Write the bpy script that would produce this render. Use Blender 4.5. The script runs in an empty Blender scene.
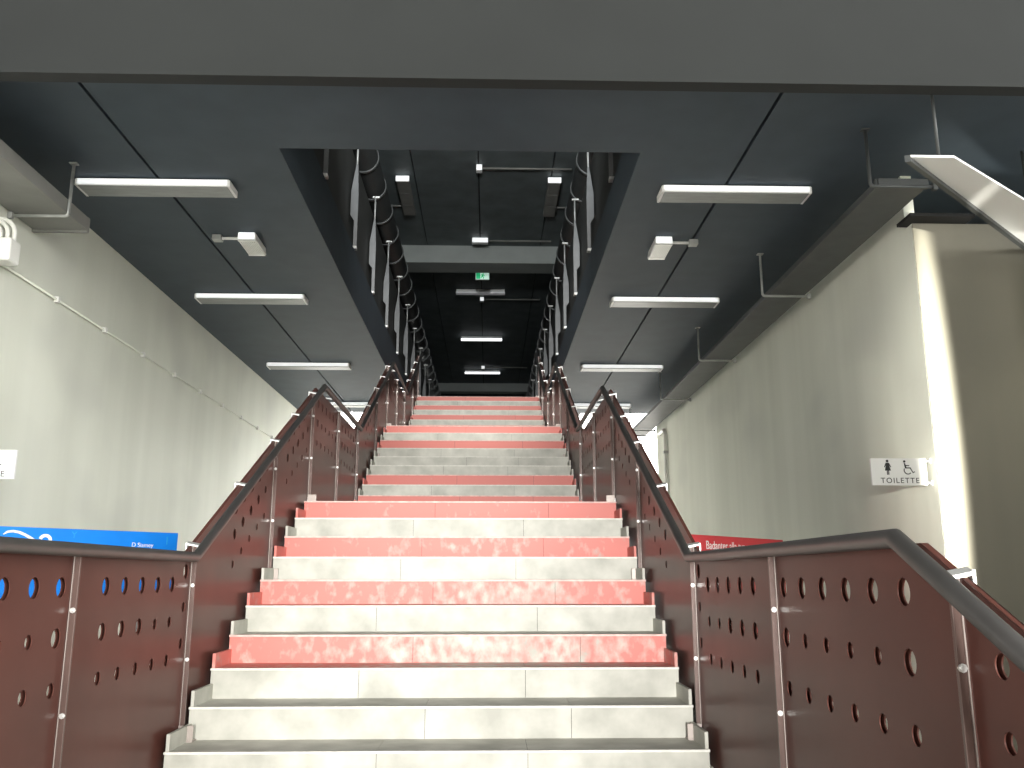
import bpy, bmesh, math, random
from mathutils import Vector, Matrix
random.seed(7)
S = bpy.context.scene
COL = S.collection

# ------------------------------------------------------------------ materials
def new_mat(name):
    m = bpy.data.materials.new(name); m.use_nodes = True
    nt = m.node_tree; b = nt.nodes['Principled BSDF']
    return m, nt, b

def plain(name, col, rough=.5, metal=0., spec=.5, noise=0., scale=6., bump=0., stretch=(1,1,1)):
    """base colour broken up by object-space noise"""
    m, nt, b = new_mat(name)
    b.inputs['Roughness'].default_value = rough
    b.inputs['Metallic'].default_value = metal
    b.inputs['Specular IOR Level'].default_value = spec
    if noise > 0 or bump > 0:
        tc = nt.nodes.new('ShaderNodeTexCoord'); mp = nt.nodes.new('ShaderNodeMapping')
        mp.inputs['Scale'].default_value = stretch
        nz = nt.nodes.new('ShaderNodeTexNoise'); nz.inputs['Scale'].default_value = scale
        nz.inputs['Detail'].default_value = 5
        nt.links.new(tc.outputs['Object'], mp.inputs['Vector']); nt.links.new(mp.outputs['Vector'], nz.inputs['Vector'])
        rp = nt.nodes.new('ShaderNodeValToRGB')
        rp.color_ramp.elements[0].position = .3; rp.color_ramp.elements[1].position = .7
        rp.color_ramp.elements[0].color = tuple(c*(1-noise) for c in col) + (1,)
        rp.color_ramp.elements[1].color = tuple(min(1, c*(1+noise)) for c in col) + (1,)
        nt.links.new(nz.outputs['Fac'], rp.inputs['Fac']); nt.links.new(rp.outputs['Color'], b.inputs['Base Color'])
        if bump:
            bp = nt.nodes.new('ShaderNodeBump'); bp.inputs['Strength'].default_value = bump; bp.inputs['Distance'].default_value = .01
            nt.links.new(nz.outputs['Fac'], bp.inputs['Height']); nt.links.new(bp.outputs['Normal'], b.inputs['Normal'])
    else:
        b.inputs['Base Color'].default_value = tuple(col) + (1,)
    return m

def glow(name, col, strength, rough=.4):
    m, nt, b = new_mat(name)
    b.inputs['Base Color'].default_value = tuple(col) + (1,)
    b.inputs['Roughness'].default_value = rough
    b.inputs['Emission Color'].default_value = tuple(col) + (1,)
    b.inputs['Emission Strength'].default_value = strength
    return m

def concrete(name, c1, c2, stain):
    """shuttered concrete: broad vertical board bands, fine grain, soft stains"""
    m, nt, b = new_mat(name); N = nt.nodes; L = nt.links
    b.inputs['Roughness'].default_value = .75
    tc = N.new('ShaderNodeTexCoord')
    def noise(scale, sc, det=4):
        mp = N.new('ShaderNodeMapping'); mp.inputs['Scale'].default_value = scale
        n = N.new('ShaderNodeTexNoise'); n.inputs['Scale'].default_value = sc; n.inputs['Detail'].default_value = det
        L.new(tc.outputs['Object'], mp.inputs['Vector']); L.new(mp.outputs['Vector'], n.inputs['Vector']); return n
    a = noise((1, 1, .06), 1.7); g = noise((1, 1, 1), 14); s = noise((1, .6, .8), .8, 2)
    r = N.new('ShaderNodeValToRGB'); r.color_ramp.elements[0].position = .35; r.color_ramp.elements[1].position = .65
    r.color_ramp.elements[0].color = c1 + (1,); r.color_ramp.elements[1].color = c2 + (1,)
    L.new(a.outputs['Fac'], r.inputs['Fac'])
    r2 = N.new('ShaderNodeValToRGB'); r2.color_ramp.elements[0].position = .52; r2.color_ramp.elements[1].position = .72
    r2.color_ramp.elements[0].color = (0,0,0,1); r2.color_ramp.elements[1].color = (.55,.55,.55,1)
    L.new(s.outputs['Fac'], r2.inputs['Fac'])
    mx = N.new('ShaderNodeMix'); mx.data_type = 'RGBA'
    mx.inputs[7].default_value = stain + (1,)
    L.new(r2.outputs['Color'], mx.inputs[0]); L.new(r.outputs['Color'], mx.inputs[6])
    L.new(mx.outputs[2], b.inputs['Base Color'])
    bp = N.new('ShaderNodeBump'); bp.inputs['Strength'].default_value = .12; bp.inputs['Distance'].default_value = .01
    L.new(g.outputs['Fac'], bp.inputs['Height']); L.new(bp.outputs['Normal'], b.inputs['Normal'])
    return m

def stair_mat(name, paint):
    """pale stone; when painted, red paint worn in flecks, with more stone showing mid-width and at the lower steps"""
    m, nt, b = new_mat(name); N = nt.nodes; L = nt.links
    b.inputs['Roughness'].default_value = .55
    tc = N.new('ShaderNodeTexCoord')
    def noise(scale, sc, det=5):
        mp = N.new('ShaderNodeMapping'); mp.inputs['Scale'].default_value = scale
        n = N.new('ShaderNodeTexNoise'); n.inputs['Scale'].default_value = sc; n.inputs['Detail'].default_value = det
        L.new(tc.outputs['Object'], mp.inputs['Vector']); L.new(mp.outputs['Vector'], n.inputs['Vector']); return n
    g = noise((1, 1, 1), 5); gr = N.new('ShaderNodeValToRGB')
    gr.color_ramp.elements[0].position = .30; gr.color_ramp.elements[1].position = .70
    gr.color_ramp.elements[0].color = (.35,.345,.30,1); gr.color_ramp.elements[1].color = (.55,.54,.48,1)
    L.new(g.outputs['Fac'], gr.inputs['Fac'])
    out = gr.outputs['Color']
    if paint:
        w = noise((1, 1, .7), 17, 12)
        sep = N.new('ShaderNodeSeparateXYZ'); geo = N.new('ShaderNodeNewGeometry'); L.new(geo.outputs['Position'], sep.inputs['Vector'])
        def math_(op, a, bb):
            n = N.new('ShaderNodeMath'); n.operation = op
            for i, v in enumerate((a, bb)):
                if isinstance(v, (int, float)): n.inputs[i].default_value = v
                else: L.new(v, n.inputs[i])
            return n.outputs[0]
        dx = math_('MULTIPLY', math_('SUBTRACT', sep.outputs['X'], .05), 1/.85)
        near = math_('MULTIPLY', math_('POWER', 2.718, math_('MULTIPLY', math_('MULTIPLY', dx, dx), -1.)), 1.)
        fall = N.new('ShaderNodeMapRange'); fall.inputs['From Min'].default_value = 5.; fall.inputs['From Max'].default_value = 8.6
        fall.inputs['To Min'].default_value = .40; fall.inputs['To Max'].default_value = -.10
        L.new(sep.outputs['Y'], fall.inputs['Value'])
        k = math_('ADD', w.outputs['Fac'], math_('MULTIPLY', near, fall.outputs['Result']))
        k = math_('ADD', k, math_('MULTIPLY', math_('SUBTRACT', fall.outputs['Result'], .40), .25))   # less stone showing higher up
        r = N.new('ShaderNodeValToRGB'); r.color_ramp.elements[0].position = .50; r.color_ramp.elements[1].position = .84
        L.new(k, r.inputs['Fac'])
        mx = N.new('ShaderNodeMix'); mx.data_type = 'RGBA'
        mx.inputs[6].default_value = (.60,.18,.15,1)
        L.new(r.outputs['Color'], mx.inputs[0]); L.new(out, mx.inputs[7]); out = mx.outputs[2]
    L.new(out, b.inputs['Base Color'])
    return m

M = {}
M['wall'] = concrete('greenish_concrete', (.68,.70,.61), (.75,.77,.68), (.50,.51,.465))
M['ceil'] = plain('slate_blue_paint', (.045,.064,.083), .65, noise=.1, scale=3)
M['beam'] = plain('grey_beam_paint', (.34,.365,.35), .6, noise=.07, scale=2)
M['olive'] = concrete('dark_olive_face', (.16,.152,.118), (.20,.188,.148), (.13,.126,.10))  # darker colour for the front-turned faces of the right wall
M['fascia'] = plain('grey_fascia_paint', (.0145,.0168,.0166), .85, noise=.1, scale=1.5)
M['black'] = plain('black_paint', (.115,.138,.142), .6, noise=.2, scale=2)
M['gap'] = plain('dark_joint', (.006,.006,.006), .8)
M['stone'] = stair_mat('pale_worn_stone', False)
M['red'] = stair_mat('worn_red_paint', True)
M['nose'] = plain('lit_worn_edge', (.66,.645,.59), .5, noise=.12, scale=20)  # worn edge, lightened for the daylight the nosing catches
M['nosered'] = plain('lit_worn_pink_edge', (.66,.46,.41), .5, noise=.2, scale=20)  # edge of red steps, the same caught light painted in
M['panel'] = plain('reddish_brown_lacquer', (.098,.037,.029), .30, noise=.12, scale=2.5, spec=.09)
M['rail'] = plain('dark_handrail_paint', (.055,.052,.05), .38, noise=.15, scale=9)
M['post'] = plain('brown_post_paint', (.10,.06,.05), .35, metal=.2, noise=.1, scale=12)
M['edge'] = plain('gap_light_and_bracket', (.36,.31,.28), .4, metal=.3)  # pale tone for light between panels; also the bracket steel
M['steel'] = plain('bright_steel', (.75,.75,.73), .3, metal=.75)
M['galv'] = plain('galvanised_steel', (.42,.43,.42), .45, metal=.35, noise=.12, scale=8)
M['duct'] = plain('dark_duct_paint', (.055,.06,.06), .5, noise=.15, scale=5)
M['greyduct'] = plain('grey_duct_metal', (.22,.22,.205), .5, noise=.1, scale=3)
M['fin'] = plain('pale_grey_fin', (.55,.56,.55), .45, noise=.08, scale=9)
M['spiral'] = plain('black_spiral_duct', (.016,.017,.017), .4, noise=.2, scale=4)
M['band'] = plain('duct_band', (.10,.105,.105), .35, metal=.3)
M['white'] = plain('white_enamel', (.88,.88,.87), .4)
M['diff'] = plain('ribbed_diffuser', (.30,.315,.315), .35, noise=.12, scale=30, stretch=(.2,1,1))
M['lamp'] = glow('lit_lamp_tube', (.95,.97,1.), 1.2)
M['lens'] = glow('bright_front_glow', (.9,.92,.92), .55)  # glow painted on for bright fixture fronts, not a real lens
M['strip'] = glow('daylit_front_glow', (.93,.96,.97), .5)  # glow stands in for daylight on the fixtures' front faces
M['finm'] = plain('fin_paint', (.15,.155,.16), .5, noise=.08, scale=9)
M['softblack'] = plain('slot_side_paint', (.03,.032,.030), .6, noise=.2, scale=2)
M['dimlamp'] = glow('dim_lamp_tube', (.8,.8,.82), .06)
M['exitg'] = glow('green_exit_face', (.03,.55,.22), .35)
M['exitw'] = glow('white_exit_face', (.7,1.,.85), .35)
M['signw'] = plain('white_sign_plate', (.86,.86,.84), .35)
M['ink'] = plain('black_sign_ink', (.02,.02,.02), .5)
M['blue'] = plain('blue_banner', (.005,.235,.85), .4, noise=.08, scale=3)
M['cyan'] = plain('pale_blue_print', (.03,.36,.78), .4)
M['redb'] = plain('red_banner', (.66,.045,.06), .4, noise=.06, scale=3)
M['print'] = plain('white_print', (.9,.9,.9), .4)
M['ground'] = plain('pale_paving', (.55,.54,.51), .8, noise=.12, scale=2)
M['hose'] = plain('white_conduit', (.78,.78,.74), .4)

# ------------------------------------------------------------------ mesh helpers
def box(bm, x0, x1, y0, y1, z0, z1, mi=0, bev=0.):
    r = bmesh.ops.create_cube(bm, size=1.)
    vs = r['verts']
    bmesh.ops.scale(bm, vec=(abs(x1-x0), abs(y1-y0), abs(z1-z0)), verts=vs)
    bmesh.ops.translate(bm, vec=((x0+x1)/2, (y0+y1)/2, (z0+z1)/2), verts=vs)
    fs = set(f for v in vs for f in v.link_faces)
    for f in fs: f.material_index = mi
    if bev > 0:
        es = list(set(e for v in vs for e in v.link_edges))
        bmesh.ops.bevel(bm, geom=es, offset=bev, segments=2, profile=.5, affect='EDGES')
    return fs

def tube(bm, pts, r, seg=14, caps=True):
    """mitred round tube along a polyline"""
    pts = [Vector(p) for p in pts]; rings = []
    n = len(pts)
    for i, p in enumerate(pts):
        d0 = (pts[i]-pts[i-1]).normalized() if i else None
        d1 = (pts[i+1]-pts[i]).normalized() if i < n-1 else None
        t = (d0 + d1).normalized() if d0 and d1 else (d0 or d1)
        k = 1/max(.3, t.dot(d1 or d0))
        up = Vector((0,0,1)) if abs(t.z) < .93 else Vector((1,0,0))
        a = t.cross(up).normalized(); b = a.cross(t).normalized()
        # stretch along the bend direction so that the mitre keeps the section round
        bend = (d1-d0) if d0 and d1 else Vector((0,0,0))
        ring = []
        for j in range(seg):
            w = 2*math.pi*j/seg; o = a*math.cos(w)*r + b*math.sin(w)*r
            if bend.length > 1e-6:
                bn = bend.normalized(); o += bn*(o.dot(bn))*(k-1)
            ring.append(bm.verts.new(p+o))
        rings.append(ring)
    for q in range(n-1):
        for j in range(seg):
            f = bm.faces.new((rings[q][j], rings[q][(j+1) % seg], rings[q+1][(j+1) % seg], rings[q+1][j])); f.smooth = True
    if caps:
        bm.faces.new(rings[0][::-1]); bm.faces.new(rings[-1])

def arc_pts(c, r, a0, a1, u, v, n=7):
    return [Vector(c)+Vector(u)*r*math.cos(a0+(a1-a0)*i/(n-1))+Vector(v)*r*math.sin(a0+(a1-a0)*i/(n-1)) for i in range(n)]

def prism(bm, poly, axis, a, b, mi=0):
    """extrude a 2D polygon along an axis ('x': poly is (y,z); 'y': (x,z); 'z': (x,y))"""
    def P(p, t):
        return {'x': (t, p[0], p[1]), 'y': (p[0], t, p[1]), 'z': (p[0], p[1], t)}[axis]
    lo = [bm.verts.new(P(p, a)) for p in poly]; hi = [bm.verts.new(P(p, b)) for p in poly]
    fs = [bm.faces.new(lo[::-1]), bm.faces.new(hi)]
    n = len(poly)
    for i in range(n): fs.append(bm.faces.new((lo[i], lo[(i+1) % n], hi[(i+1) % n], hi[i])))
    for f in fs: f.material_index = mi

def BM(): return bmesh.new()

def obj(name, bm, mat, parent=None, off=None):
    """link a bmesh (world coordinates) as one object; off = location of its root"""
    bmesh.ops.recalc_face_normals(bm, faces=bm.faces)
    if off is not None: bmesh.ops.translate(bm, vec=-Vector(off), verts=bm.verts)
    me = bpy.data.meshes.new(name); bm.to_mesh(me); bm.free()
    for m in (mat if isinstance(mat, (list, tuple)) else [mat]): me.materials.append(m)
    o = bpy.data.objects.new(name, me); COL.objects.link(o)
    if parent is not None: o.parent = parent
    return o

def tag(o, label, cat, group=None):
    o['label'] = label; o['category'] = cat
    if group: o['group'] = group
    return o
def struct(o): o['kind'] = 'structure'; return o
def thing(name, loc, label, cat, group=None):
    o = bpy.data.objects.new(name, None); o.empty_display_size = .1; COL.objects.link(o)
    o.location = loc; return tag(o, label, cat, group)
def dup(root, loc, label, rotz=0.):
    def cp(o, parent):
        c = o.copy(); COL.objects.link(c)
        if parent is not None: c.parent = parent
        for ch in o.children: cp(ch, c)
        return c
    r = cp(root, None); r.location = loc; r.rotation_euler = (0, 0, rotz); r['label'] = label
    return r

def flat_mesh(splines, thick, name='shape'):
    """2D outlines (even-odd holes) -> solid mesh in the XY plane, centred on z=0"""
    cu = bpy.data.curves.new(name, 'CURVE'); cu.dimensions = '2D'; cu.fill_mode = 'BOTH'; cu.extrude = thick/2
    for pts in splines:
        sp = cu.splines.new('POLY'); sp.points.add(len(pts)-1)
        for p, q in zip(sp.points, pts): p.co = (q[0], q[1], 0, 1)
        sp.use_cyclic_u = True
    o = bpy.data.objects.new(name, cu); COL.objects.link(o)
    bpy.context.view_layer.update()
    me = bpy.data.meshes.new_from_object(o.evaluated_get(bpy.context.evaluated_depsgraph_get()))
    bpy.data.objects.remove(o); bpy.data.curves.remove(cu)
    return me
def text_mesh(body, size, thick=.002, spacing=1., align='CENTER'):
    cu = bpy.data.curves.new('lettering', 'FONT'); cu.body = body; cu.size = size; cu.extrude = thick/2
    cu.align_x = align; cu.space_character = spacing
    o = bpy.data.objects.new('lettering', cu); COL.objects.link(o)
    bpy.context.view_layer.update()
    me = bpy.data.meshes.new_from_object(o.evaluated_get(bpy.context.evaluated_depsgraph_get()))
    bpy.data.objects.remove(o); bpy.data.curves.remove(cu)
    return me
def mobj(name, me, mat, mtx, parent=None):
    me.transform(mtx); me.materials.clear(); me.materials.append(mat); me.name = name
    for p in me.polygons: p.material_index = 0
    o = bpy.data.objects.new(name, me); COL.objects.link(o)
    if parent is not None: o.parent = parent
    return o
def circle(cx, cy, r, n=22): return [(cx+r*math.cos(2*math.pi*i/n), cy+r*math.sin(2*math.pi*i/n)) for i in range(n)]

# ------------------------------------------------------------------ measures (metres, eye at the origin)
XL, XR = -1.64, 1.15            # stair edges
T, R_ = .349, .17               # tread, riser
Y0, Z0 = 4.84, -.879            # first nosing of the lowest seen flight
PY, PZ = 6.04, 1.70             # flight + landing period
WL, WR = -4.33, 3.86            # side walls
ZC = 3.68                       # lower ceiling
ZU = 8.60                       # upper ceiling
GZ = -2.75

# ------------------------------------------------------------------ setting
bm = BM(); box(bm, -60, 60, -90, 90, GZ-.2, GZ); struct(obj('floor', bm, M['ground']))
bm = BM(); box(bm, WL-.4, WL, 6.2, 20.6, GZ, ZC+.2); struct(obj('wall_left', bm, M['wall']))
bm = BM(); box(bm, WR, 7.5, 7.5, 20.0, GZ, 3.15); box(bm, WR, 7.5, 9.2, 20.0, 3.15, ZC); box(bm, WR, WR+.1, 7.62, 9.2, 3.15, ZC); box(bm, WR+.001, 7.5, 9.185, 9.202, 3.15, ZC, 2)
box(bm, 3.77, 4.36, 7.33, 7.6, 3.155, 3.185, 1); box(bm, WR+.001, 7.5, 7.488, 7.502, GZ, 3.15, 2)
struct(obj('wall_right', bm, [M['wall'], M['gap'], M['olive']]))
bm = BM(); box(bm, 4.68, 6.2, -1., 7.1, GZ, 2.86); box(bm, 4.64, 6.24, -1.04, 7.14, GZ, GZ+.3); struct(obj('wall_light_blocker', bm, M['wall']))  # unseen pier, added to keep front light off the right end wall
# lower ceiling: slabs left and right of the slot, joints left open
SX0, SX1, SY0 = -1.86, 1.335, 7.22
bm = BM()
g = .014
for x0, x1, y0 in ((-9, -3.14-g, 5.64), (-3.14+g, SX0, 5.64), (SX1, 2.27-g, 5.64), (2.27+g, 9, 5.64)):
    box(bm, x0, x1, y0, 20.1, ZC, ZC+.36)
box(bm, SX0, SX1, 5.64, SY0, ZC, ZC+.36)
box(bm, -8.9, SX0-.1, 5.7, 20.0, ZC+.10, ZC+.26, 1); box(bm, SX1+.1, 8.9, 5.7, 20.0, ZC+.10, ZC+.26, 1)
struct(obj('ceiling', bm, [M['ceil'], M['gap']]))
bm = BM(); box(bm, -14, 14, 5.52, 5.64, 3.352, 6.4); box(bm, -14, 14, 5.52, 5.64, 8.5, 9.2)
for x0, x1 in ((-14, -2.4), (-.3, -.2), (2.05, 14)): box(bm, x0, x1, 5.52, 5.64, 6.4, 8.5)  # unseen opening, left so that daylight reaches the upper hall
struct(obj('trim_1', bm, M['fascia']))
bm = BM(); box(bm, -2.048, SX0, SY0, 20.1, ZC+.36, 4.38); struct(obj('trim_4', bm, M['ceil']))
bm = BM(); box(bm, SX1, 1.548, SY0, 20.1, ZC+.36, 4.19); struct(obj('trim_5', bm, M['ceil']))
# upper hall seen through the slot
bm = BM()
for x0, x1 in ((-4, -1.66-g), (-1.66+g, -.25-g), (-.25+g, 1.35-g), (1.35+g, 4)): box(bm, x0, x1, 5.64, 42, ZU, ZU+.2)
box(bm, -4, 4, 5.64, 42, ZU+.1, ZU+.3, 1)
struct(obj('ceiling', bm, [M['black'], M['gap']]))
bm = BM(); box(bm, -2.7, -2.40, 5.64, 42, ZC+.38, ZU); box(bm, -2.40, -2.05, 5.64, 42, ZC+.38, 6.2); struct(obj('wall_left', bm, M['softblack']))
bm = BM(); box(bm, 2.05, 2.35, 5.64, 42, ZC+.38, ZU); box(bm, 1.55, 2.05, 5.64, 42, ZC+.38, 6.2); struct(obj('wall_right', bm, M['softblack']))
bm = BM(); box(bm, -2.7, 2.35, 42, 42.3, 3.9, ZU+.2); struct(obj('wall_back', bm, M['black']))
bm = BM(); box(bm, -2.40, 2.05, 22.27, 23.06, 8.12, ZU-.001); struct(obj('trim_2', bm, M['beam']))
bm = BM(); box(bm, -2.40, 2.05, 39.5, 40.1, 8.22, ZU-.001); struct(obj('trim_3', bm, M['beam']))

# ------------------------------------------------------------------ stairs
red_sets = {0: {1, 4, 7}, 1: {3, 5, 7, 9}, 2: {1, 3, 7, 9}, 3: {3, 5, 7, 9}}
flight_labels = {0: 'bottom flight of stone steps below the first landing, nearest the viewer',
                 1: 'first rising flight with pale near steps and worn red risers, widest in view',
                 2: 'middle flight of narrow looking red and grey steps above the first landing',
                 3: 'top flight of pink and grey steps ending under the dark upper hall'}
for k in range(4):
    y0 = Y0 + (k-1)*PY; z0 = Z0 + (k-1)*PZ     # first nosing of this flight
    root = thing('stair_flight', ((XL+XR)/2, y0, z0-R_), flight_labels[k], 'stairs', 'flights of the staircase')
    off = root.location
    for i in range(10):
        y, z = y0+i*T, z0+i*R_
        mi = 1 if i in red_sets[k] else 0; mt = 1 if (i+1) in red_sets[k] else 0
        bm = BM()
        s1 = -.68+random.uniform(-.12, .12)+(i % 2)*.25; s2 = .32+random.uniform(-.12, .12)+(i % 2)*.2
        edges = [XL, s1-.0012, s1+.0012, s2-.0012, s2+.0012, XR]
        last = (i == 9)
        for q in (0, 2, 4):
            fs = box(bm, edges[q], edges[q+1], y, y+T+.03 if not last else y+T, z-R_-.10, z)
            for f in fs: f.material_index = mt if f.normal.z > .5 else mi
        bm.normal_update()
        for f in bm.faces: f.material_index = mt if f.normal.z > .5 else mi
        box(bm, XL+.01, XR-.01, y+.004, y+T-.01, z-R_-.08, z-.004, 2)
        st = obj('step', bm, [M['stone'], M['red'], M['gap']], root, off)
        bm = BM(); box(bm, XL-.004, XR+.004, y-.006, y+.012, z-.011, z+.002, 0, .002)
        obj('nosing', bm, M['nosered'] if mi else M['nose'], st, off)
        if not last:
            for x0, x1 in ((XL, XL+.018), (XR-.018, XR)):
                bm = BM(); box(bm, x0, x1, y+.012, y+T, z, z+.085)
                obj('side_skirting', bm, M['red'] if mt else M['stone'], st, off)
    # landing that follows
    yl = y0+9*T+T; ye = y0+PY+.02 if k < 3 else 41.9
    zl = z0+9*R_
    bm = BM(); box(bm, XL, XR, yl, ye, zl-.22, zl)
    if k == 3: box(bm, -2.045, 1.545, yl+.4, ye, zl-.24, zl-.002)
    obj('landing', bm, M['stone'], root, off)
    for xs in (XL+.35, XR-.35):
        p = [(y0-.25, z0-R_-.12), (y0, z0-R_-.12), (yl, zl-.22), (ye, zl-.22), (ye, zl-.45), (yl, zl-.45), (y0+.1, z0-R_-.45), (y0-.25, z0-R_-.45)]
        if k == 0: p = [(y0-.15, GZ), (y0, z0-R_-.12), (yl, zl-.22), (ye, zl-.22), (ye, zl-.45), (yl, zl-.45), (y0+.75, GZ)]
        if k == 3: p = [(min(q[0], 24), q[1]) for q in p]
        bm = BM(); prism(bm, p, 'x', xs-.06, xs+.06)
        obj('stringer', bm, M['galv'], root, off)

# ------------------------------------------------------------------ balustrades
bends = [(-.92, -1.515)] + [(b+PY*k, .10+PZ*(k+o)) for k in range(-1, 4) for b, o in ((4.98, 0), (8.47, 1))][1:]
bends = sorted(set((round(a, 3), round(b, 3)) for a, b in bends))
bends = [b for b in bends if b[0] < 21]
def zr(y):
    for (a, za), (b, zb) in zip(bends, bends[1:]):
        if a <= y <= b: return za+(zb-za)*(y-a)/(b-a)
    return bends[-1][1] if y > bends[-1][0] else bends[0][1]
def level(y):                   # is this stretch a landing?
    t = (y-4.98) % PY
    return t > 3.49
posts = [.89, 2.25, 3.70, 5.15, 6.93, 8.29, 9.74, 11.19, 12.97, 14.33, 15.78, 17.23, 19.01, 20.37]
def bottom(y):
    # flat just over the landing, then parallel to the flight
    t = (y-5.15) % PY; k = math.floor((y-5.15)/PY)
    base = -.98+PZ*k
    return base+max(0, t-.10)*.487 if t < 3.14 else base+PZ
def holes_for(y0, y1):
    """row centres follow the rail; sizes step down from the top row"""
    hs = []
    lvl = level((y0+y1)/2)
    n = int(round((y1-y0-.30)/.206)) if lvl else int(round((y1-y0-.36)/.187))
    if lvl:
        q = (y1-5.15) % PY
        ys = [y1-1.12+.2075*i for i in range(5)]+[y1-.085] if min(q, PY-q) < .01 else [y1-1.14+.21*i for i in range(6)]
    else:
        first = y0+.82 if (y1-y0) > 1.6 else y0+.46
        ys = [first+.187*i for i in range(12) if first+.187*i < y1-.05]
    c = (y0+y1)/2
    for i, y in enumerate(ys):
        if lvl:
            lift = .07 if len(ys) == 6 and y > y1-.087 else 0
            u = abs(y-c)/(y1-y0)*2
            k = math.floor((y-5.15)/PY)
            zz = .10+PZ*(k+1)
            hs += [(y, zz-.145+lift, .040), (y, zz-.338+lift, .038 if (y < c+.05 if min(q, PY-q) < .01 else (u > .62 or y < c-.22)) else .027), (y, zz-.532+lift, .029)]
        else:
            zz = zr(y)
            big = .034 if i < 4 else .026
            hs += [(y, zz-.145, .030 if i > 3 else .036), (y, zz-.312, big), (y, zz-.508, .024)]
    return hs
SIDE = {'left': (-1, -1.692, -1.60), 'right': (1, 1.202, 1.116)}
for side in ('left', 'right'):
    sg, XP, XT = SIDE[side]
    root = thing('balustrade', (XP, 3.7, -1.05),
        'reddish brown perforated balustrade with dark handrail along the %s side of the staircase' % side, 'balustrade', 'balustrades of the staircase')
    off = root.location
    xi = XP-sg*.016            # inner face of the sheet
    for a, b in zip(posts, posts[1:]):
        a2, b2 = a+.012, b-.012
        top = [a2]+[y for y, z in bends if a2 < y < b2]+[b2]
        ks = [a2]
        for y in [5.15+.10+PY*q for q in range(-1, 3)]:
            if a2+.02 < y < b2-.02: ks.append(y)
        ks.append(b2)
        poly = [(y, zr(y)-.012) for y in top] + [(y, bottom(min(y, b2-1e-4) if y == b2 else y)) for y in reversed(ks)]
        hs = holes_for(a, b)
        me = flat_mesh([poly]+[circle(y, z, r) for y, z, r in hs], .004)
        mtx = lambda x: Matrix(((0,0,1,x-off.x),(1,0,0,-off.y),(0,1,0,-off.z),(0,0,0,1)))
        me2 = me.copy()
        pn = mobj('panel', me, M['panel'], mtx(XP-sg*.014), root)
        mobj('back_sheet', me2, M['panel'], mtx(XP+sg*.002), pn)
        bm = BM()                              # folded edge that closes the two sheets
        for (ya, za), (yb, zb_) in zip(poly, poly[1:]+poly[:1]):
            bm.faces.new([bm.verts.new(c) for c in ((XP-sg*.014, ya, za), (XP+sg*.002, ya, za), (XP+sg*.002, yb, zb_), (XP-sg*.014, yb, zb_))])
        bmesh.ops.remove_doubles(bm, verts=bm.verts, dist=1e-5)
        obj('folded_edge', bm, M['panel'], pn, off)
    for y in posts:
        bm = BM(); zt = zr(y)-.015
        lv = level(y-.05) and level(y+.05)
        # landing floor or tread the post stands on
        k = math.floor((y-Y0)/PY); t = (y-Y0) % PY
        zf = Z0+PZ*k+min(9, math.floor(t/T))*R_
        zb = zf-.02
        x0, x1 = sorted((xi-sg*.006, xi-sg*.028))
        box(bm, x0, x1, y-.006, y+.006, zb, zt, 0, .0015)
        x0, x1 = sorted((xi, xi-sg*.0055))
        box(bm, x0, x1, y-.007, y+.007, zb, zt, 1, .001)  # pale strip drawn in for light showing between the panels
        po = obj('post', bm, [M['post'], M['edge']], root, off)
        for dz in (.22, .62):
            bm = BM()
            tube(bm, [(xi-sg*.018, y-.013, zt-dz), (xi-sg*.018, y-.004, zt-dz)], .011, 8)
            tube(bm, [(xi-sg*.018, y-.020, zt-dz), (xi-sg*.018, y-.010, zt-dz)], .007, 10)
            obj('bolt', bm, M['steel'], po, off)
        bm = BM()              # foot bracket bolted to the stair edge
        xa, xb = sorted((xi-sg*.004, xi-sg*.085))
        box(bm, xa, xb, y-.032, y-.024, zf-.005, zf+.085, 0, .002); box(bm, xa, xb, y-.04, y+.04, zf-.005, zf+.007, 0, .002)
        for dz in (.03, .065): tube(bm, [((xa+xb)/2, y-.042, zf+dz), ((xa+xb)/2, y-.02, zf+dz)], .010, 10)
        obj('foot_bracket', bm, M['edge'], po, off)
    bm = BM()
    pts = [(XT, .5, zr(.5))]+[(XT, y, z) for y, z in bends if y > .5]+[(XT, 20.8, zr(20.8))]
    tube(bm, pts, .027, 18); obj('handrail', bm, M['rail'], root, off)
    arms = []
    for a, b in zip(posts, posts[1:]):
        arms += [a]; arms += [(a+b)/2] if b-a < 1.6 else [a+(b-a)*.5]
    for y in arms:
        z = zr(y); bm = BM()
        sl = (zr(y+.02)-zr(y-.02))/.04
        p = [(XP+sg*.016, z-.005), (XP+sg*.016, z+.004), (XT+sg*.02, z-.012), (XT+sg*.02, z-.022)]
        vs0 = [bm.verts.new((q[0], y-.013, q[1]-.013*sl)) for q in p]; vs1 = [bm.verts.new((q[0], y+.013, q[1]+.013*sl)) for q in p]
        bm.faces.new(vs0); bm.faces.new(vs1[::-1])
        for q in range(4): bm.faces.new((vs0[q], vs1[q], vs1[(q+1) % 4], vs0[(q+1) % 4]))
        xc = XP+sg*.018
        box(bm, xc-.004, xc+.004, y-.013, y+.013, z-.06, z+.002)
        obj('rail_bracket', bm, M['steel'], root, off)

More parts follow.
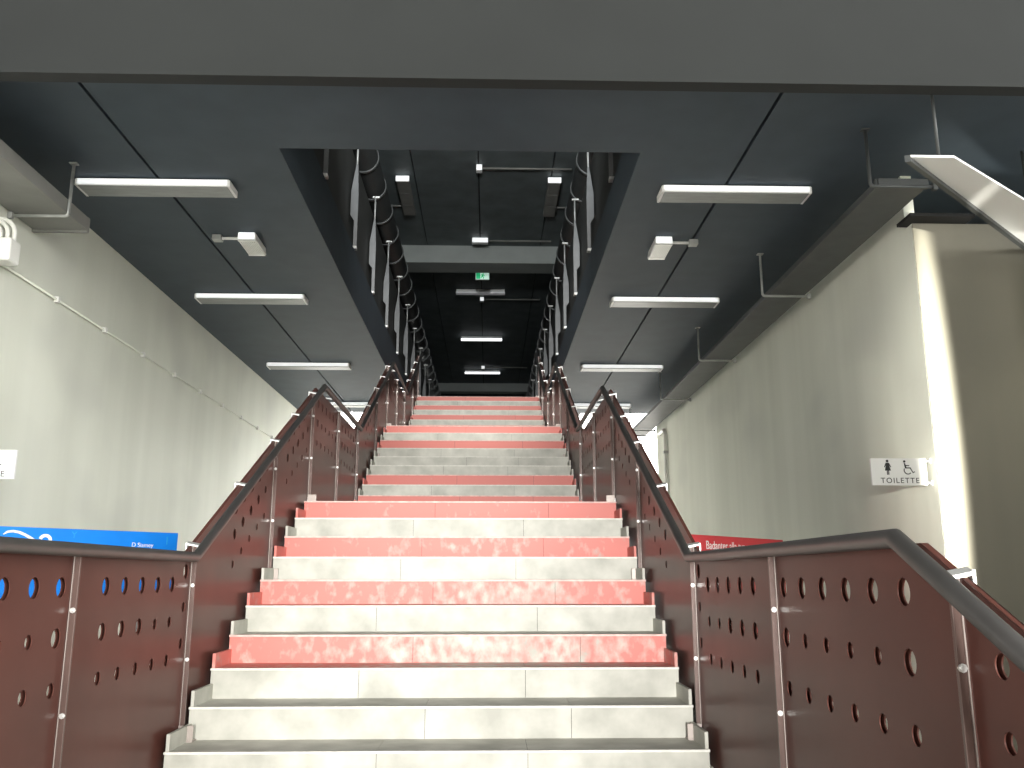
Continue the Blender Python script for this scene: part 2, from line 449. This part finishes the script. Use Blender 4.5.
# ------------------------------------------------------------------ ceiling lights
def ceiling_light(loc, label):
    """loc = centre of the top (on the ceiling); long side along x"""
    r = thing('ceiling_light', loc, label, 'ceiling light', 'strip lights under the lower ceiling')
    bm = BM()                      # tray with sloping sides
    prism(bm, [(-.137, -.012), (.137, -.012), (.126, -.075), (-.126, -.075)], 'x', -.715, .715)
    obj('housing', bm, M['white'], r)
    bm = BM(); box(bm, -.70, .70, -.143, -.1375, -.066, -.018, 0, .002); obj('daylit_front', bm, M['strip'], r)  # glowing strip paints daylight onto the front, no lamp here
    bm = BM(); box(bm, -.70, .70, -.118, .118, -.082, -.0755, 0, .002); obj('diffuser', bm, M['diff'], r)
    for s in (-1, 1):
        bm = BM(); box(bm, s*.715-.012, s*.715+.012, -.132, .132, -.080, -.014, 0, .004); obj('end_cap', bm, M['white'], r)
    bm = BM(); box(bm, -.5, -.46, -.02, .02, -.014, 0); box(bm, .46, .5, -.02, .02, -.014, 0); box(bm, -.02, .02, -.03, .03, -.014, 0)
    obj('mounting_clip', bm, M['galv'], r)
    return r
names = ['nearest', 'second', 'third', 'farthest']
LY = [7.98, 11.46, 15.36, 18.97]
cl = None
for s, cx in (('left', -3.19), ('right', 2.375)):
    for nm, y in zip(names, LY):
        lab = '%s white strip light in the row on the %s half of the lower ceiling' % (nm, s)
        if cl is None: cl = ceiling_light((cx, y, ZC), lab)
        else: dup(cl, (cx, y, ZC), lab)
# twin spots with ribbed reflectors
def bulkhead(loc, label, sg):
    r = thing('bulkhead_light', loc, label, 'light', 'short bulkhead lights with side arms')
    bm = BM(); prism(bm, [(-.09, -.005), (.09, -.005), (.10, -.085), (-.10, -.085)], 'y', -.24, .24); obj('housing', bm, M['white'], r)
    bm = BM()
    for i in range(9):
        x = -.08+.02*i; box(bm, x-.006, x+.006, -.20, .232, -.095, -.0855)
    box(bm, -.095, .095, -.235, -.205, -.10, -.0855); box(bm, -.095, .095, .215, .238, -.10, -.0855)
    obj('reflector', bm, M['steel'], r)
    bm = BM(); tube(bm, [(sg*.09, -.12, -.03), (sg*.30, -.12, -.03)], .016); obj('side_arm', bm, M['white'], r)
    bm = BM(); box(bm, -.088, .088, -.252, -.243, -.082, -.010, 0, .002); obj('daylit_front', bm, M['strip'], r)  # front face made to glow as if daylit
    bm = BM(); box(bm, sg*.30, sg*.40, -.17, -.07, -.06, 0, 0, .006); obj('junction_box', bm, M['galv'], r)
    return r
bulkhead((-2.66, 9.42, ZC), 'short white bulkhead light with arm on the left lower ceiling', -1)
bulkhead((1.93, 9.42, ZC), 'short white bulkhead light with arm on the right lower ceiling', 1)

# upper hall lights
def upper_light(loc, label, mat, scale=1.):
    r = thing('ceiling_light', loc, label, 'ceiling light', 'strip lights in the dark upper hall')
    bm = BM(); prism(bm, [(-.09, -.02), (.09, -.02), (.09, -.10), (-.09, -.10)], 'x', -.74, .74); obj('housing', bm, M['white'], r)
    bm = BM(); prism(bm, [(-.10, -.101), (.10, -.101), (.09, -.15), (-.09, -.15)], 'x', -.75, .75); obj('lamp_tube', bm, mat, r)
    bm = BM(); tube(bm, [(.25, 0, -.03), (.25, 0, 0)], .02); obj('hanger', bm, M['galv'], r)
    return r
upper_light((-.275, 25.95, ZU), 'nearest strip light in the upper hall, dim, under the exit sign', M['dimlamp'])
upper_light((-.28, 31.4, ZU), 'second lit strip light deep in the dark upper hall', M['lamp'])
upper_light((-.28, 36.85, ZU), 'farthest lit strip light, just over the top of the stairs', M['lamp'])
def panel_light(loc, label):
    r = thing('panel_light', loc, label, 'light', 'lengthwise lights of the upper hall')
    bm = BM(); box(bm, -.14, .14, -.95, .95, -.14, -.02, 0, .01); obj('housing', bm, M['greyduct'], r)
    bm = BM()
    for a, b in ((-.92, -.35), (-.32, .3), (.33, .92)): box(bm, -.12, .12, a, b, -.15, -.1405)
    obj('diffuser', bm, M['greyduct'], r)
    bm = BM(); box(bm, -.145, .145, -.985, -.951, -.15, -.03, 0, .004); obj('end_cap', bm, M['lens'], r)  # glow added so that the end face shows white
    bm = BM(); tube(bm, [(0, .6, -.05), ((-.45 if loc[0] < 0 else .45), .6, -.05)], .02); obj('cable_arm', bm, M['greyduct'], r)
    return r
panel_light((-1.92, 19.0, ZU), 'dark lengthwise light with bright end beside the left spiral duct')
panel_light((1.42, 19.0, ZU), 'dark lengthwise light with bright end beside the right spiral duct')
def junction(loc, label, w, h, x1, mat=M['lens'], dz=.14):
    r = thing('junction_box', loc, label, 'junction box', 'white boxes with cable runs in the upper hall')
    bm = BM(); box(bm, -w/2, w/2, -h/2, h/2, -dz, 0, 0, .01); obj('box', bm, M['white'], r)
    bm = BM(); box(bm, -w/2+.01, w/2-.01, -h/2-.012, -h/2-.001, -dz+.012, -.012, 0, .004); obj('lens', bm, mat, r)  # glowing face drawn on the box front, no lamp inside
    bm = BM(); tube(bm, [(w/2, 0, -.06), (x1-loc[0], 0, -.06)], .022); obj('conduit', bm, M['greyduct'], r)
junction((-.235, 17.55, ZU), 'nearest small white box on the upper ceiling with a cable run', .13, .14, 1.75)
junction((-.25, 21.75, ZU), 'wide white box just before the grey crossbeam', .42, .16, 1.6)
junction((-.235, 26.75, ZU), 'small white box behind the dim strip light', .13, .13, 1.6)
junction((-.25, 36.1, ZU), 'tiny white box just above the farthest strip light', .14, .13, 1.6)
# exit sign
r = thing('exit_sign', (-.20, 23.6, ZU), 'green lit emergency exit sign hanging behind the grey crossbeam', 'exit sign')
bm = BM(); box(bm, -.195, .195, -.03, .03, -.50, -.25, 0, .006); obj('housing', bm, M['white'], r)
bm = BM(); box(bm, -.185, .185, -.036, -.031, -.49, -.26); obj('sign_face', bm, M['exitw'], r)
bm = BM(); prism(bm, [(-.175, -.48), (-.06, -.48), (-.06, -.27), (-.175, -.27)], 'y', -.039, -.0365)
obj('door_symbol', bm, M['exitg'], r)
me = flat_mesh([circle(0, .055, .016, 12)], .002); 
mt = Matrix.Translation((.02, -.0385, -.375)) @ Matrix.Rotation(math.pi/2, 4, 'X')
mobj('figure_head', me, M['exitg'], mt, r)
me = flat_mesh([[(-.03,.035),(.02,.03),(.035,.0),(.06,-.005),(.06,-.02),(.025,-.018),(.012,.0),(0,-.03),(.03,-.055),(.02,-.10),(.002,-.10),(.008,-.062),(-.03,-.045),(-.055,-.085),(-.075,-.08),(-.045,-.025),(-.03,.0),(-.055,.0),(-.06,.02)]], .002)
mobj('running_figure', me, M['exitg'], mt, r)
bm = BM(); tube(bm, [(0, 0, -.25), (0, 0, 0)], .012); obj('hanger', bm, M['galv'], r)

# ------------------------------------------------------------------ spiral ducts and guard posts in the slot
for nm, cx in (('left', -2.06), ('right', 1.66)):
    root = thing('spiral_duct', (cx, 7.5, 6.62), 'long black ribbed round duct along the %s side of the ceiling slot' % nm, 'duct', 'spiral ducts above the slot')
    off = root.location
    bm = BM(); tube(bm, [(cx, 6.2, 6.62), (cx, 41.5, 6.62)], .245, 28); obj('pipe', bm, M['spiral'], root, off)
    for k in range(29):
        y = 13.3+1.066*(k-5); bm = BM()
        tube(bm, [(cx, y-.035, 6.62), (cx, y-.012, 6.62), (cx, y+.012, 6.62), (cx, y+.035, 6.62)], .262, 28)
        obj('band', bm, M['band'], root, off)
FY = [9.72]+[10.02+2.045*k for k in range(1, 10)]
ordn = ['first', 'second', 'third', 'fourth', 'fifth', 'sixth', 'seventh', 'eighth', 'ninth', 'tenth']
for nm, xw, sg in (('left', -2.05, 1), ('right', 1.55, -1)):
    base = None
    for k, y in enumerate(FY):
        lab = '%s pale grey fin bracket counted from the front, on the %s wall of the slot' % (ordn[k], nm)
        if base is None:
            base = thing('guard_bracket', (xw, y, 4.63), lab, 'bracket', 'fin brackets along the ceiling slot')
            P = [(.085, 0), (.135, 0), (.135, .8), (.115, 1.27), (.09, 1.27), (.03, .85), (.03, .48), (.085, .40)]
            bm = BM(); prism(bm, [(sg*a, b) for a, b in P], 'y', -.02, .02); obj('fin_plate', bm, M['finm'], base)
            bm = BM(); box(bm, min(0, sg*.14), max(0, sg*.14), -.045, .045, -.05, 0, 0, .01); obj('foot', bm, M['steel'], base)
            bm = BM(); tube(bm, [(sg*.10, 0, 1.25), (sg*.10, 0, 1.66)], .014); obj('rod', bm, M['galv'], base)
            bm = BM(); box(bm, sg*.10-.05, sg*.10+.07, -.02, .02, 1.66, 1.69, 0, .006); obj('cross_arm', bm, M['steel'], base)
        else: dup(base, (xw, y, 4.63), lab)
bm = BM(); tube(bm, [(-1.99, 6.4, 4.566), (-1.99, 32, 4.571)], .008, 12)
tag(obj('guide_tube', bm, M['duct']), 'thin grey tube running under the fin brackets on the left wall of the slot', 'tube')

# ------------------------------------------------------------------ rectangular ducts and hangers
def rect_duct(name, x0, x1, y0, y1, z0, z1, label, mat):
    root = thing('rectangular_duct', ((x0+x1)/2, y0, z0), label, 'duct', 'rectangular ducts below the lower ceiling'); off = root.location
    bm = BM(); box(bm, x0, x1, y0, y1, z0, z1, 0, .006); obj('duct_body', bm, mat, root, off)
    ys = [y0+.035, y1-.035]
    for y in ys:
        bm = BM(); box(bm, x0-.018, x1+.001, y-.02, y+.02, z0-.018, z1)
        obj('flange', bm, mat, root, off)
rect_duct('r', 3.25, 3.68, 6.79, 20.4, 3.2, 3.26, 'dark rectangular duct along the top of the right wall', M['duct'])
rect_duct('l', -4.322, -3.815, 4.2, 8.03, 3.2, 3.33, 'grey rectangular duct at the top left edge, ending at the wall', M['greyduct'])
def hanger(loc, label, w, h, sg, mat=M['galv']):
    r = thing('duct_hanger', loc, label, 'hanger', 'bent steel duct hangers')
    bm = BM(); a = arc_pts((sg*.03, 0, -h+.03), .03, math.pi, 1.5*math.pi, (sg,0,0), (0,0,1), 5)
    tube(bm, [(0, 0, 0)]+a+[(sg*w, 0, -h)], .0145, 12); obj('bent_rod', bm, mat, r)
    bm = BM(); box(bm, -.035, .035, -.03, .03, -.012, 0, 0, .003); obj('ceiling_plate', bm, mat, r)
    bm = BM(); box(bm, sg*w-.03, sg*w+.01, -.022, .022, -h-.03, -h+.03, 0, .005); obj('end_clamp', bm, mat, r)
    return r
for i, (y, lab) in enumerate(((6.75, 'nearest duct hanger, in the dark corner beside the diagonal beam'), (9.70, 'bent steel duct hanger beside the second right strip light'),
            (12.84, 'bent steel duct hanger between the second and third right strip lights'), (15.86, 'bent steel duct hanger beside the third right strip light'),
            (19.4, 'farthest duct hanger, against the bright opening by the right wall'))):
    if i == 0: hanger((3.16, y, ZC), lab, .55, .515, 1, M['duct'])  # dark colour puts the corner's shade into this hanger
    elif i == 1: h0 = hanger((3.16, y, ZC), lab, .55, .515, 1)
    else: dup(h0, (3.16, y, ZC), lab)
hanger((-3.795, 7.56, ZC), 'pale bent duct hanger touching the end of the nearest left strip light', .50, .515, -1)

# diagonal beam at upper right
r = thing('diagonal_beam', (3.15, 5.75, 2.9), 'pale metal beam running diagonally off to the right under the ceiling', 'beam')
P4 = [(2.98, 5.705), (3.293, 5.705), (5.60, 7.45), (4.918, 7.45)]
off = r.location
bm = BM(); prism(bm, P4, 'z', 2.90, 2.918); obj('beam_body', bm, M['white'], r, off)
bm = BM(); prism(bm, [(2.94, 5.715), (2.98, 5.705), (4.918, 7.45), (4.86, 7.45)], 'z', 2.868, 2.918); obj('dark_edge_band', bm, M['duct'], r, off)  # dark band drawn along the far side of the beam
for t in (.03, .6):
    bm = BM(); x, y = 3.15+t*2.6, 5.72+t*2.3; tube(bm, [(x, y, 2.915), (x, y, ZC)], .012, 10); obj('hanger_rod', bm, M['duct'], r, off)  # rods darkened too, for the shade up here

# ------------------------------------------------------------------ wall services
r = thing('wall_conduit', (WL, 7.5, 2.68), 'thin grey conduit with clips running along the left wall', 'conduit'); off = r.location
bm = BM(); tube(bm, [(WL+.022, 7.5, 2.69), (WL+.022, 20.4, 2.69)], .011, 12); obj('pipe', bm, M['wall'], r, off)
for k in range(11):
    y = 8.55+1.12*k; bm = BM(); box(bm, WL, WL+.048, y-.022, y+.022, 2.66, 2.72, 0, .004); obj('clip', bm, M['hose'], r, off)
r = thing('junction_box', (WL, 7.42, 2.74), 'pale wall box with three bent white hoses at the left edge', 'junction box'); off = r.location
bm = BM(); box(bm, WL+.001, WL+.19, 7.32, 7.50, 2.66, 2.87, 0, .02); obj('box', bm, M['hose'], r, off)
for k in range(3):
    y = 7.30+.06*k; zc = 2.86; xx = WL+.045+.06*k
    bm = BM(); pts = [Vector((xx, 7.41, 2.85))]+arc_pts((xx-.10-.02*k, 7.41, 2.93), .10+.02*k, 0, math.pi/2, (1,0,0), (0,0,1), 7)+[Vector((WL-.02, 7.41, 2.93+.10+.02*k))]
    tube(bm, pts, .018, 12); obj('hose', bm, M['hose'], r, off)
r = thing('wall_pipe', (WR, 18.75, 1.), 'white vertical pipe bent into the far end of the right wall', 'pipe'); off = r.location
bm = BM(); tube(bm, [Vector((WR+.0, 19.55, 3.10)), Vector((WR-.05, 19.5, 3.10)), Vector((WR-.05, 18.95, 3.10))]+arc_pts((WR-.05, 18.95, 2.95), .15, math.pi/2, 0, (0,-1,0), (0,0,1), 6)+[Vector((WR-.05, 18.80, GZ+.02))], .04, 12)
obj('pipe', bm, M['hose'], r, off)
for z in (.6, 1.6, 2.6):
    bm = BM(); box(bm, WR-.10, WR, 18.75, 18.85, z-.03, z+.03, 0, .01); obj('clip', bm, M['galv'], r, off)

# ------------------------------------------------------------------ toilet signs
def toilet_sign(loc, label, sg):
    """loc = attachment point on the wall; plate sticks out towards the stairs (sg = -1 from the right wall)"""
    r = thing('toilet_sign', loc, label, 'sign', 'white toilet signs on wall arms')
    cx = sg*.285; w, h = .49, .235
    bm = BM(); box(bm, cx-w/2, cx+w/2, -.012, .012, -h/2, h/2, 0, .003); obj('plate', bm, M['signw'], r)
    for z in (-.095, .095):
        bm = BM(); tube(bm, [(sg*.05, 0, z), (0, 0, z)], .009, 10); box(bm, min(0, sg*.012), max(0, sg*.012), -.02, .02, z-.02, z+.02); obj('wall_arm', bm, M['steel'], r)
    F = Matrix.Translation((cx, -.0135, 0)) @ Matrix.Rotation(math.pi/2, 4, 'X')
    mobj('lettering', text_mesh('TOILETTE', .066, .002, 1.22), M['ink'], F @ Matrix.Translation((0, -.098, 0)), r)
    ox, oy = -.10, .036            # standing figure in a skirt
    me = flat_mesh([circle(ox, oy+.058, .0115, 14),
        [(ox-.014, oy+.043), (ox+.014, oy+.043), (ox+.031, oy+.005), (ox+.025, oy+.002), (ox+.013, oy+.026), (ox+.026, oy-.026), (ox+.010, oy-.026), (ox+.010, oy-.062), (ox+.002, oy-.062), (ox+.002, oy-.026),
         (ox-.002, oy-.026), (ox-.002, oy-.062), (ox-.010, oy-.062), (ox-.010, oy-.026), (ox-.026, oy-.026), (ox-.013, oy+.026), (ox-.025, oy+.002), (ox-.031, oy+.005)]], .002)
    mobj('woman_symbol', me, M['ink'], F.copy(), r)
    ox, oy = .075, .034            # wheelchair symbol
    arc = [(ox+.036*math.cos(t), oy-.022+.036*math.sin(t)) for t in [math.radians(150+i*17) for i in range(11)]]
    inn = [(ox+.028*math.cos(t), oy-.022+.028*math.sin(t)) for t in [math.radians(150+i*17) for i in range(11)]]
    me = flat_mesh([circle(ox-.024, oy+.056, .0105, 14), arc+inn[::-1],
        [(ox-.030, oy+.042), (ox-.018, oy+.042), (ox-.014, oy+.024), (ox+.016, oy+.024), (ox+.016, oy+.016), (ox-.012, oy+.016), (ox-.010, oy+.004), (ox+.026, oy+.004), (ox+.046, oy-.036), (ox+.060, oy-.030), (ox+.063, oy-.037), (ox+.043, oy-.046), (ox+.021, oy-.005), (ox-.022, oy-.005)]], .002)
    mobj('wheelchair_symbol', me, M['ink'], F.copy(), r)
toilet_sign((WR, 7.60, .885), 'white toilet sign with black pictograms on the right wall by the corner', -1)
toilet_sign((WL, 7.19, .875), 'white toilet sign cut off by the left edge of the view', 1)

# ------------------------------------------------------------------ banners beside the stairs
def banner(name, p0, dirv, length, z0, z1, mat, label, group=None):
    """upright board from p0 along dirv, standing on two legs"""
    r = thing('banner', (p0[0], p0[1], GZ), label, 'banner', 'advertising boards beside the stairs')
    ang = math.atan2(dirv[1], dirv[0]); r.rotation_euler = (0, 0, ang)
    bm = BM(); box(bm, 0, length, -.02, .02, z0-GZ, z1-GZ, 0, .004); obj('board', bm, mat, r)
    for t in (.25, length-.25):
        bm = BM(); box(bm, t-.025, t+.025, .022, .06, 0, z1-GZ-.05); box(bm, t-.03, t+.03, -.25, .30, 0, .04, 0, .01); obj('leg', bm, M['galv'], r)
    return r
dv = Vector((.656, .755, 0))
F = lambda x, z: Matrix.Translation((x, -.0215, z-GZ)) @ Matrix.Rotation(math.pi/2, 4, 'X')
# blue board: local x runs to the right, the near face looks at the stairs
bl = banner('blue', (-4.12, 5.11, 0), dv, 2.58, -.16, .325, M['blue'], 'bright blue printed banner behind the left handrail')
def stroke(pts, wd):
    up, dn = [], []
    for i, p in enumerate(pts):
        a = Vector(pts[max(0, i-1)]); b = Vector(pts[min(len(pts)-1, i+1)]); t = (b-a).normalized(); nn = Vector((-t.y, t.x)); ww = wd[i] if isinstance(wd, list) else wd
        up.append(tuple(Vector(p)+nn*ww)); dn.append(tuple(Vector(p)-nn*ww))
    return up+dn[::-1]

# red board on the right
rd = banner('red', (1.62, 7.60, 0), Vector((.70, .714, 0)), 1.9, -.62, .352, M['redb'], 'red printed banner behind the right handrail')

# print on the boards (local x along the board, z above the eye level datum)
for x, z, me, mt in (
    (1.31, .276, flat_mesh([stroke([(0, -.004), (.025, .014), (.06, .019), (.10, .013), (.14, -.003), (.19, -.030), (.24, -.06)], [.003, .007, .008, .009, .009, .009, .008])], .002), 'print'),
    (1.585, .243, flat_mesh([stroke([(.034*math.cos(math.radians(t)), .030*math.sin(math.radians(t))) for t in range(-150, 171, 20)], .011)], .002), 'print'),
    (1.78, .262, text_mesh('Y', .065, .002), 'cyan'),
    (2.295, .212, text_mesh('D Siamey', .045, .002), 'print'),
    (2.49, .235, text_mesh('I', .085, .002), 'cyan')):
    mobj('lettering', me, M[mt], F(x, z), bl)
mobj('lettering', text_mesh('Badanter alla tua zona', .105, .002, 1.0, 'LEFT'), M['print'], F(.41, .232), rd)

# ------------------------------------------------------------------ daylight and added fill lamps
W = bpy.data.worlds.new('World'); S.world = W; W.use_nodes = True
nt = W.node_tree; bg = nt.nodes['Background']       # hazy sky, brighter towards the right behind the viewer
tc = nt.nodes.new('ShaderNodeTexCoord'); vm = nt.nodes.new('ShaderNodeVectorMath'); vm.operation = 'DOT_PRODUCT'
vm.inputs[1].default_value = Vector((.80, -.58, .15)).normalized()
nt.links.new(tc.outputs['Generated'], vm.inputs[0])
mr = nt.nodes.new('ShaderNodeMapRange'); mr.inputs['From Min'].default_value = -.2; mr.inputs['From Max'].default_value = 1.
mr.inputs['To Min'].default_value = .8; mr.inputs['To Max'].default_value = 2.2
nt.links.new(vm.outputs['Value'], mr.inputs['Value'])
v2 = nt.nodes.new('ShaderNodeVectorMath'); v2.operation = 'DOT_PRODUCT'; v2.inputs[1].default_value = Vector((.80, .58, .20)).normalized()
nt.links.new(tc.outputs['Generated'], v2.inputs[0])                # low glow at the far right, added to light the left wall
m2 = nt.nodes.new('ShaderNodeMapRange'); m2.inputs['From Min'].default_value = .2; m2.inputs['From Max'].default_value = 1.
m2.inputs['To Min'].default_value = 0.; m2.inputs['To Max'].default_value = 7.5
nt.links.new(v2.outputs['Value'], m2.inputs['Value'])
ad = nt.nodes.new('ShaderNodeMath'); ad.operation = 'ADD'
nt.links.new(mr.outputs['Result'], ad.inputs[0]); nt.links.new(m2.outputs['Result'], ad.inputs[1])
sx = nt.nodes.new('ShaderNodeSeparateXYZ'); nt.links.new(tc.outputs['Generated'], sx.inputs[0])
m3 = nt.nodes.new('ShaderNodeMapRange'); m3.inputs['From Min'].default_value = .10; m3.inputs['From Max'].default_value = .42   # bright near the horizon, duller overhead
m3.inputs['To Min'].default_value = 1.15; m3.inputs['To Max'].default_value = .2
nt.links.new(sx.outputs['Z'], m3.inputs['Value'])
mu = nt.nodes.new('ShaderNodeMath'); mu.operation = 'MULTIPLY'
nt.links.new(ad.outputs[0], mu.inputs[0]); nt.links.new(m3.outputs['Result'], mu.inputs[1]); nt.links.new(mu.outputs[0], bg.inputs['Strength'])
bg.inputs['Color'].default_value = (1., 1., .97, 1)
def lamp(name, kind, loc, aim, energy, col=(1,1,1), **kw):
    l = bpy.data.lights.new(name, kind); l.energy = energy; l.color = col
    for k, v in kw.items(): setattr(l, k, v)
    o = bpy.data.objects.new(name, l); COL.objects.link(o); o.location = loc
    o.rotation_euler = (Vector(aim)-Vector(loc)).to_track_quat('-Z', 'Y').to_euler()
    return o
# sun high behind the building: lights the forecourt and the open far end, not the stairs
lamp('sun', 'SUN', (4, 40, 60), (0, 6, 0), 11., (1., .97, .92), angle=math.radians(1.5))

lamp('left_wall_fill', 'SUN', (10.5, -12, 4), (0, 2, 1.9), 2.3, (1., .99, .94), angle=math.radians(35))  # second soft sun, added to brighten the left wall
fl = lamp('corner_strip_fill', 'SPOT', (3.1, -3., .6), (3.94, 7.5, 1.1), 32000, (1., .97, .86), spot_size=math.radians(26), spot_blend=.9, shadow_soft_size=.05)  # added lamp, makes the bright strip at the right wall corner
fl.scale = (.075, 1., 1.)
lamp('upper_flight_fill', 'SPOT', (-.25, 6.4, 5.6), (-.25, 17.4, 3.2), 2300, (1., .98, .93), spot_size=math.radians(40), spot_blend=1., shadow_soft_size=.3)  # added lamp, lifts the risers of the upper flights
lamp('upper_hall_fill', 'SPOT', (-.25, 6.2, 5.4), (-.25, 22., 8.3), 1700, (.96, 1., 1.), spot_size=math.radians(50), spot_blend=.8, shadow_soft_size=.2)  # added lamp, lifts the upper ceiling and crossbeam
lamp('lower_steps_fill', 'SPOT', (.2, -9., .15), (-.1, 7., -.1), 8500, (1., .985, .95), spot_size=math.radians(20), spot_blend=1., shadow_soft_size=.5)  # added lamp behind the viewer, burns out the lower risers
lamp('beam_fill', 'SPOT', (4.95, 7.26, .7), (4.60, 7.0, 2.9), 130, (1., .98, .88), spot_size=math.radians(34), spot_blend=1., shadow_soft_size=.15)  # added lamp, brightens the underside of the diagonal beam

# ------------------------------------------------------------------ camera
f, p, th = 883.9, .2137, .0267
cam = bpy.data.cameras.new('camera'); cam.sensor_fit = 'HORIZONTAL'; cam.sensor_width = 36; cam.lens = f*36/1024
cam.clip_start = .05; cam.clip_end = 300
co = bpy.data.objects.new('camera', cam); COL.objects.link(co)
fw = Vector((math.sin(th)*math.cos(p), math.cos(th)*math.cos(p), math.sin(p)))
co.rotation_euler = fw.to_track_quat('-Z', 'Y').to_euler(); co.location = (0, 0, 0)
S.camera = co
S.view_settings.view_transform = 'Standard'; S.view_settings.look = 'None'
S.view_settings.gamma = 1; S.view_settings.use_curve_mapping = False
S.view_settings.exposure = .55
